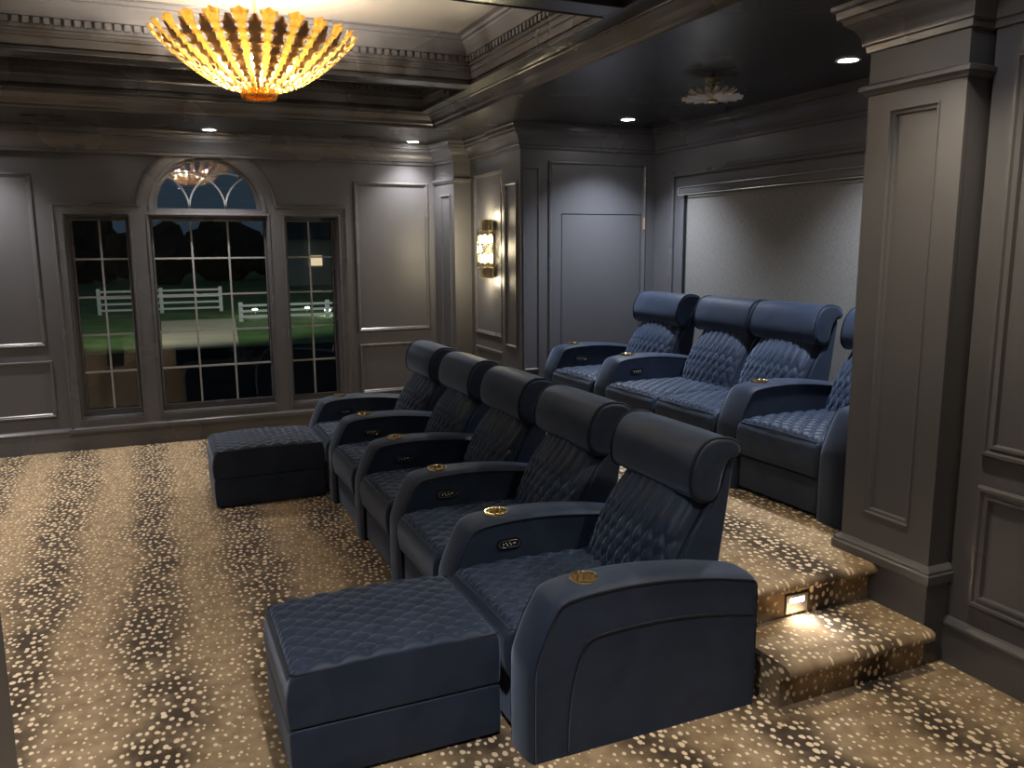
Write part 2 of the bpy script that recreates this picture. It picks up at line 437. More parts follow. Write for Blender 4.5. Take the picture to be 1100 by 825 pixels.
# roller shade
sh = empty('roller_shade', 'wide grey linen roller shade covering the rear wall behind the raised seats', 'window shade', (XK - .002, 4.45, .45))
m = MB(); m.box((-.05, -1.48, 1.725), (0, 1.485, 1.785)); c_ = m.build('cassette', SHADECASE, sh, bevel=.012, smooth=True)
m = MB(); pr = [(1.487, 1.722), (1.487, 1.788)]
m.tube([(-.052, -1.48, 1.724), (-.052, 1.485, 1.724)], .004)
m.tube([(-.03, 1.487, 1.79), (-.048, 1.487, 1.782), (-.054, 1.487, 1.755), (-.05, 1.487, 1.728), (-.03, 1.487, 1.722)], .004)
m.tube([(-.045, -1.48, 1.787), (-.045, 1.485, 1.787)], .0025); m.build('edge_bead', SATIN, sh, smooth=True)['label'] = 'satin silver bead along the cassette'
m = MB(); m.box((-.022, -1.42, .0), (-.018, 1.385, 1.73)); m.build('fabric', LINEN, sh)
for s in (-1.47, 1.43):
    m = MB(); m.box((-.03, s, 0), (-.001, s + .045, 1.73)); m.build('side_channel', WALL, sh)
m = MB(); m.box((-.03, -1.42, -.03), (-.012, 1.385, 0)); m.build('bottom_bar', SHADECASE, sh)

# right wall near the camera, with raised panels, and its column
mb = MB(); mb.box((XR, YB, 0), (XR + .2, 2.26, ZC + .05)); struct(mb.build('wall_right', WALL))
mb = MB(); fr = F_right(XR)
for a0, a1 in ((.75, 2.165), (-.9, .5), (-2.4, -1.1)):
    ring(mb, fr, a0, .92, a1, 2.45, [(0, 0), (0, .010), (.008, .022), (.020, .022), (.026, .012), (.034, .010), (.040, .018), (.050, .016), (.056, 0)])
    ring(mb, fr, a0, .29, a1, .80, [(0, 0), (0, .010), (.008, .022), (.020, .022), (.026, .012), (.034, .010), (.040, .018), (.050, .016), (.056, 0)])
struct(mb.build('trim_9', TRIM, smooth=20))
mb = MB(); mb.sweep([(XR, YB), (XR, 2.28)], [(d_, z) for d_, z in BASE], F_flat); struct(mb.build('baseboard_right', TRIM, smooth=25))
# column: core + framed faces
mb = MB()
CX, CY0, CY1 = 2.88, 2.275, 2.745
mb.box((CX + .02, CY0 + .0, 0), (3.22, CY1, ZC + .05))
pan = (2.385, .565, 2.625, 2.305)
mb.add(*plate(rect(CY0, .2, CY1, 2.7), [rect(*pan)], .022, lambda a, b, h: (CX + .022 - h, a, b)))
ring(mb, F_right(CX + .02), pan[0], pan[1], pan[2], pan[3], [(0, 0), (0, .026), (.006, .026), (.012, .016), (.022, .014), (.028, 0)])
NK = [(0, 2.375), (.012, 2.377), (.018, 2.39), (.030, 2.396), (.030, 2.412), (.0, 2.425)]
loop = [(CX, CY1), (CX, CY0), (3.21, CY0)]
for prof in ([(d_, z) for d_, z in NK],
             [(0, .36), (.03, .36), (.03, .395), (.024, .403), (.024, .412), (.012, .425), (0, .432)],
             [(0, 0), (.012, 0), (.012, .37), (0, .37)]):
    mb.sweep([(3.0, CY1 + .0), (CX, CY1), (CX, CY0), (3.005, CY0)], [(-d_, z) for d_, z in prof][::1], F_flat)
struct(mb.build('wall_right_column', WALL, smooth=25))
mb = MB(); mb.sweep([(3.25, CY1), (CX, CY1), (CX, CY0), (XR, CY0), (XR, YB)], [(-d_, z) for d_, z in CROWN], F_flat)
struct(mb.build('trim_10', TRIM, smooth=25))
mb = MB(); mb.box((3.2, 2.2, 0), (XK + .15, 2.3, ZC + .05)); struct(mb.build('wall_near_riser', WALL))
# unseen sides
mb = MB(); mb.box((XL - .15, YB, 0), (XL, 8.2, 3.3)); struct(mb.build('wall_left', WALL))
mb = MB(); mb.box((XL, YB - .15, 0), (3.2, YB, ZC + .05)); struct(mb.build('wall_near', WALL))
mb = MB(); mb.box((-.65, 2.2, 0), (-.43, 2.49, ZC)); mb.sweep([(-.65, 2.49), (-.43, 2.49), (-.43, 2.2)], [(0, 0), (.012, .0), (.012, .3), (0, .31)], F_flat)
struct(mb.build('wall_left_column', WALL, bevel=.004))

# ------------------------------------------------------------------ ceiling: soffit, tray, coffers
hx0, hx1, hy0, hy1 = -1.11, 2.33, 2.27, 6.93
mb = MB(); mb.add(*plate(rect(XL, YB, XK + .15, 8.2), [rect(hx0, hy0, hx1, hy1)], .06, lambda a, b, h: (a, b, ZC + h)))
struct(mb.build('ceiling', CEIL))
mb = MB()
mb.sweep(rect(hx0, hy0, hx1, hy1), [(-.02, 2.80), (-.02, 2.752), (-.0, 2.749), (.006, 2.760), (.006, 2.775), (.020, 2.785), (.030, 2.812), (.055, 2.835), (.062, 2.842), (.078, 2.844), (.080, 2.856), (0, 2.86)], F_flat, closed=True)
struct(mb.build('trim_11', TRIM, smooth=25))
cof = [(-.90, 3.70, 2.12, 5.50), (-.90, 5.69, 2.15, 6.70), (-.90, 2.50, 2.12, 3.51)]
mb = MB(); mb.add(*plate(rect(hx0 - .01, hy0 - .01, hx1 + .01, hy1 + .01), [rect(*c) for c in cof], .03, lambda a, b, h: (a, b, 2.85 + h)))
struct(mb.build('ceiling_tray', CEIL))
CP = [(0, 2.845), (.0, 2.85), (-.012, 2.852), (-.012, 2.868), (.0, 2.872), (0, 2.925), (.008, 2.930), (.010, 2.945), (.0, 2.95), (.0, 2.965), (.012, 2.970), (.012, 2.985),
      (.012, 3.022), (.040, 3.026), (.042, 3.04), (.050, 3.055), (.072, 3.085), (.082, 3.095), (.084, 3.11), (.098, 3.114), (.10, 3.135), (.14, 3.138), (.145, 3.145)]
for c in cof:
    mb = MB(); mb.sweep(rect(*c), CP, F_flat, closed=True)
    # dentils under the crown
    x0c, y0c, x1c, y1c = c; s = .050
    k = int((x1c - x0c - .08) / s)
    for i in range(k + 1):
        x = x0c + .03 + (x1c - x0c - .06) * i / k
        mb.box((x - .016, y1c - .034, 2.987), (x + .016, y1c - .010, 3.022)); mb.box((x - .016, y0c + .010, 2.987), (x + .016, y0c + .034, 3.022))
    k = int((y1c - y0c - .08) / s)
    for i in range(k + 1):
        y = y0c + .03 + (y1c - y0c - .06) * i / k
        mb.box((x1c - .034, y - .016, 2.987), (x1c - .010, y + .016, 3.022)); mb.box((x0c + .010, y - .016, 2.987), (x0c + .034, y + .016, 3.022))
    n_ = 12 + cof.index(c)
    struct(mb.build('trim_%d' % n_, TRIM, smooth=25))
mb = MB(); mb.box((hx0 - .2, hy0 - .2, 3.14), (hx1 + .2, hy1 + .2, 3.2)); struct(mb.build('ceiling_upper', TRAY))

# ------------------------------------------------------------------ raised platform and step, carpeted
def carpet_block(name, x0, x1, y0, y1, z, zb):
    prof = [(y0 + .05, zb), (y0 + .05, z - .062), (y0 + .046, z - .056), (y0 + .015, z - .052), (y0 + .004, z - .046), (y0 - .002, z - .034), (y0 - .002, z - .020), (y0 + .006, z - .008), (y0 + .022, z - .001), (y0 + .04, z), (y1, z), (y1, zb)]
    m = MB(); n = len(prof)
    m.add([(x0, y, zz) for y, zz in prof] + [(x1, y, zz) for y, zz in prof], [(i, (i + 1) % n, n + (i + 1) % n, n + i) for i in range(n)] + [list(range(n))[::-1], list(range(n, 2 * n))])
    return struct(m.build(name, CARPET, smooth=50))
carpet_block('floor_riser', 2.13, XK, 2.515, YD, .36, 0.0)
mbx = carpet_block('floor_step', 2.10, 2.868, 2.205, 2.56, .18, 0.0)

# ------------------------------------------------------------------ upholstery
def resample(loop, step, closed=True):
    P = [Vector(p) for p in loop]; n = len(P); out = []
    # Catmull-Rom smoothing through the control points
    dense = []
    for i in range(n if closed else n - 1):
        p0, p1, p2, p3 = P[(i - 1) % n] if (closed or i > 0) else P[i], P[i], P[(i + 1) % n], P[(i + 2) % n] if (closed or i < n - 2) else P[(i + 1) % n]
        d01, d12, d23 = (p1 - p0).length, (p2 - p1).length, (p3 - p2).length
        m1 = (p2 - p0).normalized() * min(d01 or d12, d12, 1); m2 = (p3 - p1).normalized() * min(d12, d23 or d12, 1)
        for k in range(12):
            t = k / 12; t2 = t * t; t3 = t2 * t
            dense.append(p1 * (2 * t3 - 3 * t2 + 1) + m1 * (t3 - 2 * t2 + t) + p2 * (-2 * t3 + 3 * t2) + m2 * (t3 - t2))
    if not closed: dense.append(P[-1])
    L = [0]
    m = len(dense)
    for i in range(1, m + (1 if closed else 0)): L.append(L[-1] + (dense[i % m] - dense[i - 1]).length)
    tot = L[-1]; cnt = max(8, int(tot / step)); j = 0
    for k in range(cnt if closed else cnt + 1):
        s = tot * k / cnt
        while j < len(L) - 2 and L[j + 1] < s: j += 1
        f = (s - L[j]) / max(L[j + 1] - L[j], 1e-9)
        out.append((dense[j % m].lerp(dense[(j + 1) % m], min(f, 1)), s))
    return out, tot
def pad(loop, w, r=.02, step=.012, quilt=None, ystep=None, crown=0, smooth=True, wfun=None, fan=False):
    """closed cross-section (x, z) swept across y in [-w, w] with rounded ends; quilt(s, y, p) -> displacement along the normal"""
    pts, tot = resample(loop, step); n = len(pts)
    area = sum(pts[i][0].x * pts[(i + 1) % n][0].y - pts[(i + 1) % n][0].x * pts[i][0].y for i in range(n))
    sg = 1 if area > 0 else -1
    nor = []
    for i in range(n):
        t = pts[(i + 1) % n][0] - pts[i - 1][0]; t.normalize(); nor.append(Vector((t.y, -t.x)) * sg)
    ys = []
    for k in range(6): a = PI / 2 * k / 5; ys.append((-w + r * (1 - math.sin(a)), r * (1 - math.cos(a))))
    ys = [(-w + r - r * math.cos(PI / 2 * k / 5), r - r * math.sin(PI / 2 * k / 5)) for k in range(6)]
    m = max(2, int((2 * w - 2 * r) / (ystep or step)))
    mid = [(-w + r + (2 * w - 2 * r) * k / m, 0) for k in range(1, m)]
    ys = ys + mid + [(-y, o) for y, o in ys[::-1]]
    v = []
    for y, o in ys:
        for i in range(n):
            p, s = pts[i]
            dd = -o + (crown * (1 - (y / w) ** 2) if crown else 0)
            if quilt: dd += quilt(s / tot, s, y, p)
            q = p + nor[i] * dd
            v.append((q.x, y * (wfun(q.y) if wfun else 1), q.y))
    f = []
    for j in range(len(ys) - 1):
        for i in range(n): f.append((j * n + i, j * n + (i + 1) % n, (j + 1) * n + (i + 1) % n, (j + 1) * n + i))
    if fan:
        for j in (0, len(ys) - 1):
            cx_ = sum(v[j * n + i][0] for i in range(n)) / n; cz_ = sum(v[j * n + i][2] for i in range(n)) / n
            v.append((cx_, v[j * n][1], cz_)); c_i = len(v) - 1
            for i in range(n): f.append((j * n + i, j * n + (i + 1) % n, c_i))
    else: f += [list(range(n)), [(len(ys) - 1) * n + i for i in range(n)][::-1]]
    return MB().add(v, f)
def fq(l): l = min(abs(l) / .62, 1); return 1 - (1 - l) ** 2.2
def lines(a): return abs(a - round(a)) * 2
def ss(a, b, x): t = max(0, min(1, (x - a) / (b - a))); return t * t * (3 - 2 * t)

def seat_loop(x0=0.0, x1=.70, zt=.405, zb=.205):
    return [(x1, zt - .03), (x1 - .05, zt), (x1 * .75, zt + .006), (x1 * .4, zt + .010), (x0 + .06, zt + .006), (x0 + .005, zt - .004), (x0 - .018, zt - .035), (x0 - .024, zt - .09), (x0 - .012, zb + .03), (x0 + .02, zb + .004), (x0 + .10, zb), (x1 * .6, zb), (x1, zb + .02)]
def seat_quilt(w, xa, xb, p=.078, q=.105, A=.0135):
    def f(t, s, y, pt):
        if pt.y < .385: return 0
        e = ss(0, .02, pt.x - xa) * ss(0, .03, xb - pt.x) * ss(0, .03, w - abs(y))
        if e <= 0: return 0
        a = y / p + pt.x / q; b = y / p - pt.x / q
        return e * A * fq(lines(a)) * fq(lines(b)) + .010 * e * (1 - (y / w) ** 2)
    return f
BACKL = [(.630, .33), (.655, .44), (.690, .53), (.742, .63), (.808, .715), (.855, .782), (.895, .79), (.89, .70), (.87, .60), (.85, .50), (.81, .36), (.70, .30)]
def back_quilt(w, p=.060, q=.105, A=.016):
    def f(t, s, y, pt):
        # only the forward half of the loop
        xl = .635 + (pt.y - .33) * .53
        if pt.x > xl + .055 or pt.y < .33 or pt.y > .80: return 0
        e = ss(0, .03, w - abs(y)) * ss(.33, .40, pt.y) * (1 - ss(.775, .80, pt.y))
        u = y / p; v = (pt.y - .36) / q
        ch = fq(lines(u + .0))
        di = fq(lines(u / 1.0 + v)) * fq(lines(u / 1.0 - v))
        k = ss(.60, .66, pt.y)
        return e * (A * (di * (.55 + .45 * ch) * (1 - k) + ch * k) + .062 * (1 - abs(y / w) ** 2.4))
    return f
HEADL = [(.855, .772), (.800, .778), (.766, .805), (.756, .85), (.760, .90), (.780, .955), (.815, .998), (.865, 1.016), (.93, 1.010), (.975, .988), (.986, .958), (.970, .934), (.935, .928), (.905, .88), (.885, .80)]
SHELL = [(.70, .04), (.70, .30), (.735, .53), (.775, .64), (.855, .76), (.90, .80), (.925, .92), (.955, .93), (.945, .82), (.925, .66), (.905, .52), (.898, .40), (.895, .04)]
ARM = [(0.0, .0), (-.001, .18), (.002, .335), (.018, .395), (.052, .475), (.085, .535), (.105, .558), (.14, .570), (.22, .579), (.36, .583), (.52, .575), (.70, .553), (.85, .524), (.905, .511), (.920, .502), (.926, .485), (.927, .45), (.927, 0)]
def open_resample(pl, step):
    r, _ = resample(pl, step, closed=False); return [p for p, s in r]
_cache = {}
def top_mat(me, fn):
    for p in me.polygons:
        if fn(p.center): p.material_index = 1
def arm_mesh(outer):
    key = ('arm', outer)
    if key in _cache: return _cache[key]
    W = .095
    top = open_resample(ARM[:16], .016)
    prof = [Vector((0, 0))] + [p for p in top[1:]] + [Vector((.927, .45)), Vector((.927, 0))]
    n = len(prof); v = []; M = 10
    for j in range(M + 1):
        y = -W + 2 * W * j / M
        b = .020 * math.sqrt(max(0, 1 - (y / W) ** 2)) + 0
        for i, p in enumerate(prof):
            t = (prof[min(i + 1, n - 1)] - prof[max(i - 1, 0)]).normalized()
            nn = Vector((-t.y, t.x))
            k = b if 0 < i < n - 2 else 0
            if i == 0: nn, k = Vector((-1, 0)), b
            q = p + nn * k
            v.append((q.x, y, max(q.y, 0) if i else 0))
    f = []
    for j in range(M):
        for i in range(n): f.append((j * n + i, j * n + (i + 1) % n, (j + 1) * n + (i + 1) % n, (j + 1) * n + i))
    f += [list(range(n)), [M * n + i for i in range(n)][::-1]]
    m = MB().add(v, f)
    a = m.mesh('armrest')
    # bore the cup well
    oa = bpy.data.objects.new('t', a); C.objects.link(oa)
    cy = MB().lathe([(.0455, .53), (.0455, .70)], 32, (.235, 0, 0)); cm = cy.mesh('c'); oc = bpy.data.objects.new('c', cm); C.objects.link(oc)
    md = oa.modifiers.new('b', 'BOOLEAN'); md.object = oc; md.operation = 'DIFFERENCE'; md.solver = 'EXACT'
    dg = bpy.context.evaluated_depsgraph_get(); me = bpy.data.meshes.new_from_object(oa.evaluated_get(dg))
    bpy.data.objects.remove(oa); bpy.data.objects.remove(oc)
    me.name = 'armrest'
    for p in me.polygons: p.use_smooth = True
    me.set_sharp_from_angle(angle=math.radians(40)); me.materials.clear(); me.materials.append(VELVET)
    pms = []
    for s in (-1, 1):
        pm = MB(); line = [(p.x, s * (W + .001), p.y) for p in prof[1:]]
        pm.tube([(0, s * (W + .001), .005)] + line[1:-2] + [(.928, s * (W + .001), .44), (.928, s * (W + .001), .03)], .0042, 6); pms.append(pm)
    if outer:
        pm = MB(); pms.append(pm)
        sp = open_resample([(.125, .02), (.128, .12), (.142, .25), (.172, .355), (.190, .395), (.205, .412), (.235, .422), (.34, .430), (.50, .430), (.66, .417), (.80, .397), (.926, .372)], .03)
        pm.tube([(p.x, -W - .001, p.y) for p in sp], .0048, 6)
    pme = []
    for pm in pms:
        q = pm.mesh('piping', smooth=True); q.materials.append(PIPE); pme.append(q)
    cup = MB(); cup.lathe([(.0385, .600), (.047, .600), (.048, .6035), (.046, .607), (.0395, .606), (.0375, .600), (.0365, .535), (.002, .534)], 48, (.235, 0, 0), cap=False, flute=16, fd=.03)
    cup = MB()
    cup.lathe([(.0450, .592), (.052, .594), (.0535, .602), (.0515, .608), (.0460, .608), (.0435, .603)], 48, (.235, 0, 0), cap=False)
    cup.lathe([(.0435, .603), (.0415, .598), (.0415, .560), (.002, .558)], 144, (.235, 0, 0), cap=False, flute=12, fd=.12)
    cme = cup.mesh('cup_holder', smooth=60); cme.materials.append(GOLD)
    _cache[key] = (me, pme, cme); return _cache[key]
def panel_mesh():
    if 'panel' in _cache: return _cache['panel']
    m = MB(); cx, cz = .255, .485; y = -.095
    def stad(hw, hh, n=10):
        pts = []
        for s, a0 in ((1, -PI / 2), (-1, PI / 2)):
            for i in range(n + 1):
                a = a0 + PI * i / n; pts.append((cx + s * 0 + (hw - hh) * (1 if s > 0 else -1) + hh * math.cos(a) * 1, cz + hh * math.sin(a)))
        return pts
    o = stad(.056, .0225); n = len(o)
    m.add([(a, y + .004, b) for a, b in o] + [(a, y - .007, b) for a, b in o], [list(range(n)), list(range(n, 2 * n))[::-1]] + [(i, (i + 1) % n, n + (i + 1) % n, n + i) for i in range(n)])
    m.cur = 1; m.tube([(a, y - .0075, b) for a, b in stad(.048, .0155)], .0014, 6, closed=True)
    m.cur = 2
    for k, (dx, dz, w, hh) in enumerate(((-.028, .0, .002, .005), (-.015, .004, .003, .002), (-.008, -.005, .0035, .002), (.003, .005, .003, .002), (.008, -.004, .0025, .0025), (.02, .002, .002, .004), (.027, .002, .003, .003))):
        m.box((cx + dx - w, y - .009, cz + dz - hh), (cx + dx + w, y - .006, cz + dz + hh))
    me = m.mesh('control_panel', smooth=True)
    for k in (BLACK, SILVER, BUTTON): me.materials.append(k)
    _cache['panel'] = me; return me
def cushion_meshes(SW=.305):
    key = ('cush', round(SW, 3))
    if key in _cache: return _cache[key]
    w = SW - .006
    d = {}
    d['seat_cushion'] = pad(seat_loop(), w, .016, .0075, seat_quilt(w, .005, .66), .0075, fan=True)
    wb = SW - .016
    d['backrest'] = pad(BACKL, wb, .022, .0075, back_quilt(wb), .0075, wfun=lambda z: 1 - .05 * ss(.62, .80, z))
    d['headrest'] = pad(HEADL, SW + .006, .018, .014, lambda t, s, y, p: .006 * (1 - (y / SW) ** 4), .03)
    d['back_shell'] = pad(SHELL, SW - .006, .008, .03, None, .1)
    b = MB(); b.prism([(.012, -w), (.012, w), (.70, w), (.70, -w)], .018, .203); 
    d['base'] = b
    out = {}
    for k, m in d.items():
        me = m.mesh(k, smooth=('all' if k in ('seat_cushion', 'backrest') else 35), bevel=.006 if k == 'base' else 0); me.materials.append(VELVET); out[k] = me
        if k == 'seat_cushion': me.materials.append(VTOP); top_mat(me, lambda c: c.z > .398)
        if k == 'backrest': me.materials.append(VTOP); top_mat(me, lambda c: c.x < .635 + (c.z - .33) * .53 + .04 and abs(c.y) < wb - .03)
    # piping tubes
    pm = MB(); z = .402
    pm.tube([(.64, -w, z - .002), (.3, -w - .001, z + .004), (.03, -w - .001, z), (.0, -w + .016, z - .003), (-.002, 0, z + .004), (.0, w - .016, z - .003), (.03, w + .001, z), (.3, w + .001, z + .004), (.64, w, z - .002)], .0038, 6)
    me = pm.mesh('seat_piping', smooth=True); me.materials.append(PIPE); out['seat_piping'] = me
    hp, _ = resample(HEADL, .015); out['hp'] = []; out['bp'] = []
    for s in (-1, 1):
        pm = MB(); pm.tube([(q[0].x, s * (SW - .010), q[0].y) for q in hp], .0078, 6, closed=True); me = pm.mesh('piping', smooth=True); me.materials.append(PIPE); out['hp'].append(me)
        pm = MB(); pm.tube([(.655, s * (SW - .020), .42), (.70, s * (SW - .020), .53), (.755, s * (SW - .022), .63), (.82, s * (SW - .030), .715), (.86, s * (SW - .036), .77)], .0058, 6); me = pm.mesh('piping', smooth=True); me.materials.append(PIPE); out['bp'].append(me)
    _cache[key] = out; return out
def add(root, name, me, y=0, parent=None):
    o = bpy.data.objects.new(name, me); C.objects.link(o); o.parent = parent or root
    if y: o.location = (0, y, 0)
    return o
def recliner(label, x, y, z, rz, near_arm=None, far_arm=None, panel=True, SW=.305, group='navy home theatre recliners'):
    r = empty('theatre_recliner', label, 'recliner chair', (x, y, z), rz, group)
    ms = cushion_meshes(SW)
    sc = add(r, 'seat_cushion', ms['seat_cushion']); add(r, 'piping', ms['seat_piping'], parent=sc)
    bk = add(r, 'backrest', ms['backrest']); [add(r, 'piping', q, parent=bk) for q in ms['bp']]
    hd = add(r, 'headrest', ms['headrest']); [add(r, 'piping', q, parent=hd) for q in ms['hp']]
    add(r, 'back_shell', ms['back_shell']); add(r, 'base', ms['base'])
    for side, on in ((-1, near_arm), (1, far_arm)):
        if not on: continue
        am, pm, cm = arm_mesh(side < 0)
        a = add(r, 'armrest', am, side * (.401 if side > 0 and SW > .3 else SW + .096))
        [add(r, 'piping', q, parent=a) for q in pm]; c = add(r, 'cup_holder', cm, parent=a); c['label'] = 'gold fluted cup holder'
        if side > 0 and panel:
            add(r, 'control_panel', panel_mesh(), parent=a)['label'] = 'black oval button panel with silver rim'
    return r
Y0, PT, XF = 2.413, .802, 1.095
lab = ['nearest navy recliner, with a quilted chaise before it and a full outer armrest',
       'navy velvet recliner second nearest in the front row, beside the one with the near chaise',
       'navy velvet recliner in the middle of the five seat front row',
       'navy velvet recliner of the front row, one seat short of the window end',
       'navy velvet recliner at the window end of the front row, behind the far chaise']
for k in range(5):
    recliner(lab[k], XF, Y0 + PT * (k + .5), 0, 0, near_arm=(k == 0), far_arm=True, group='recliners in the front row')
# back row on the platform
ang = math.radians(1.9)
def brow(y): return 3.06 - (y - 2.99) * .033
bl = [('raised navy recliner half hidden behind the grey column', 3.39, True, True, False),
      ('right seat of the raised navy pair that share one bench without an armrest between', 4.19, False, False, False),
      ('left seat of the raised navy pair, with button panel on its left armrest', 4.80, False, True, True),
      ('raised navy recliner at the far left end of the platform, beside the flush grey door', 5.60, False, True, True)]
for l_, y, na, fa, pn in bl:
    recliner(l_, brow(y), y, .36, ang, near_arm=na, far_arm=fa, panel=pn, SW=.2965 if 4 < y < 5 else .305, group='recliners on the raised platform')

# chaise ottomans
def chaise(label, xc, yc):
    w = .290; L = .738
    r = empty('chaise_ottoman', label, 'ottoman', (xc, yc, 0), 0, 'chaise ottomans in front of the end seats')
    loop = [(L - .002, .215), (L, .30), (L - .002, .375), (L - .02, .398), (L * .75, .408), (L * .5, .412), (L * .25, .408), (.03, .398), (.004, .380), (-.012, .30), (-.006, .215), (.02, .205), (L * .5, .205), (L - .02, .205)]
    key = 'chaise'
    if key not in _cache:
        m = pad(loop, w, .014, .0075, seat_quilt(w, .01, L - .01), .0075, fan=True); a = m.mesh('top_cushion', smooth='all'); a.materials.append(VELVET); a.materials.append(VTOP); top_mat(a, lambda c: c.z > .398)
        lo = [(L - .002, .03), (L, .10), (L - .002, .185), (L - .012, .200), (L - .05, .202), (L * .5, .202), (.05, .202), (.004, .200), (-.006, .185), (-.006, .10), (-.002, .03), (.006, .015), (.05, .012), (L * .5, .012), (L - .05, .012), (L - .010, .015)]
        m = pad(lo, w - .003, .008, .012, None, .05, fan=True); b = m.mesh('base', smooth=35); b.materials.append(VELVET)
        p = MB(); zt = .396
        q = [(.02, -w + .004, zt), (L - .02, -w + .004, zt), (L - .002, -w + .02, zt), (L - .002, w - .02, zt), (L - .02, w - .004, zt), (.02, w - .004, zt), (.006, w - .02, zt - .003), (.006, -w + .02, zt - .003)]
        p.tube(q, .0042, 6, closed=True); c = p.mesh('piping', smooth=True); c.materials.append(PIPE)
        _cache[key] = (a, b, c)
    a, b, c = _cache[key]
    t = add(r, 'top_cushion', a); add(r, 'piping', c, parent=t); add(r, 'base', b)
chaise('large quilted navy velvet chaise ottoman in the foreground, before the nearest seat', .322, Y0 + PT * .5)
chaise('far quilted navy velvet chaise ottoman near the window, before the last front seat', .322, Y0 + PT * 4.5)

# ------------------------------------------------------------------ lights
def lamp(kind, loc, energy, col, size=.05, rot=(0, 0, 0), spot=None, blend=.6, **kw):
    ld = bpy.data.lights.new('lamp', kind); ld.energy = energy; ld.color = col
    if kind in ('POINT', 'SPOT'): ld.shadow_soft_size = size
    if kind == 'SPOT': ld.spot_size = math.radians(spot); ld.spot_blend = blend
    if kind == 'AREA': ld.size = size
    o = bpy.data.objects.new(kw.get('name', 'lamp'), ld); o.location = loc; o.rotation_euler = rot; C.objects.link(o)
    return o
DOWN = []
def downlight(x, y, label, e=55, spot=112, col=(1, .95, .90), group='recessed ceiling downlights', visible=True):
    r = empty('recessed_downlight', label, 'ceiling light', (x, y, ZC), 0, group)
    m = MB(); m.lathe([(.052, -.0005), (.066, -.0005), (.068, -.004), (.060, -.007), (.050, -.005)], 32, cap=False); m.build('trim_ring', WHITEP, r, smooth=True)
    m = MB(); m.lathe([(.001, -.0035), (.051, -.0035), (.051, -.0015), (.001, -.0015)], 32); m.build('lens', DLIGHT, r)
    ld = lamp('SPOT', (x, y, ZC - .012), e, col, .045, (0, 0, 0), spot, .85, name='downlight_beam')
    ld.parent = r; ld.location = (0, 0, -.02)
dl = [(0.57, 7.65, 'small round downlight in the soffit above the arched window', 34),
      (2.41, 7.80, 'small round downlight in the soffit by the sconce corner', 30),
      (3.59, 5.85, 'round downlight over the left end of the raised row', 62),
      (3.59, 3.58, 'round downlight over the raised row beside the grey column', 62)]
for x, y, l_, e in dl: downlight(x, y, l_, e, col=(.84, .90, 1) if x > 3 else (1, .95, .90))
for x, y, e in ((-1.27, 7.65, 40), (-1.9, 6.0, 78), (-1.9, 3.6, 85), (-1.9, 1.2, 60), (.6, 1.3, 58), (2.47, 2.15, 32), (2.3, -.6, 20), (-.3, -1.0, 40)):
    downlight(x, y, 'recessed ceiling downlight outside the pictured part of the soffit', e, col=(1, .84, .60) if x > 2.4 else (1, .95, .90), group='downlights around the rest of the soffit')

# chandelier
CHX, CHY = .61, 4.70
ch = empty('chandelier', 'large gold leaf bowl chandelier glowing in the ceiling tray', 'chandelier', (CHX, CHY, 2.52))
def ss_(t): return max(0, (t - .9) / .1)
def leaf(w0, w1, tmax, dr, dz, teeth, tipw, fold, rows=96):
    v = []; f = []
    for i in range(rows + 1):
        t = i / rows; T_ = t * tmax
        r = .075 + .455 * (T_ ** .95) + dr; z = .055 + .285 * T_ ** 1.7 + dz
        wv = w0 + (w1 - w0) * T_ ** 1.0
        sw = (t * teeth) % 1
        wv *= .50 + .50 * (1 - abs(sw - .7) / .7 if sw < .7 else (1 - sw) / .3 * 1.0)
        if t > .90: wv = (w0 + (w1 - w0) * T_) * (.70 + (t - .90) / .10 * (tipw - .70))
        jag = .006 * math.sin(t * teeth * 2 * PI)
        for s in (-1, -.5, 0, .5, 1): v.append((r + (.022 * (1 - abs(abs(s) * 2 - 1)) * -1 * ss_(t) if tipw > 1 else -.03 * s * s * ss_(t)) + abs(s) * fold * wv + jag * abs(s) * .3, s * wv, z + (abs(s)) * fold * wv * .6 + jag * abs(s)))
    for i in range(rows):
        for k in range(4): f.append((i * 5 + k, i * 5 + k + 1, (i + 1) * 5 + k + 1, (i + 1) * 5 + k))
    me = MB().add(v, f).mesh('leaf', smooth=50, fix=False); return me
lg = leaf(.006, .038, 1.0, 0, 0, 13, 1.15, -.45); lg.materials.append(LEAF)
lb = leaf(.007, .058, .94, -.012, .004, 9, .3, .12); lb.materials.append(BROWNLEAF)
for k in range(24):
    for me, off, lb_ in ((lg, 0, 'bright gilded leaf'), (lb, .5, 'darker brown leaf')):
        o = add(ch, 'leaf', me); o.rotation_euler = (0, 0, 2 * PI * (k + off) / 24)
        o['label'] = lb_
m = MB(); m.lathe([(.070, .02), (.084, .012), (.088, .03), (.078, .05), (.080, .066), (.070, .062), (.066, .03)], 192, cap=False, flute=24, fd=.07); m.build('hub_ring', LEAF, ch, smooth=40)
m = MB(); m.lathe([(.0, .028), (.066, .03), (.066, .036), (.0, .036)], 32); m.build('hub_plate', GOLD, ch)
m = MB(); m.tube([(0, 0, .03), (0, 0, .60)], .009, 12); m.lathe([(.001, .595), (.065, .595), (.06, .615), (.001, .619)], 32); m.build('stem', GOLD, ch, smooth=True)
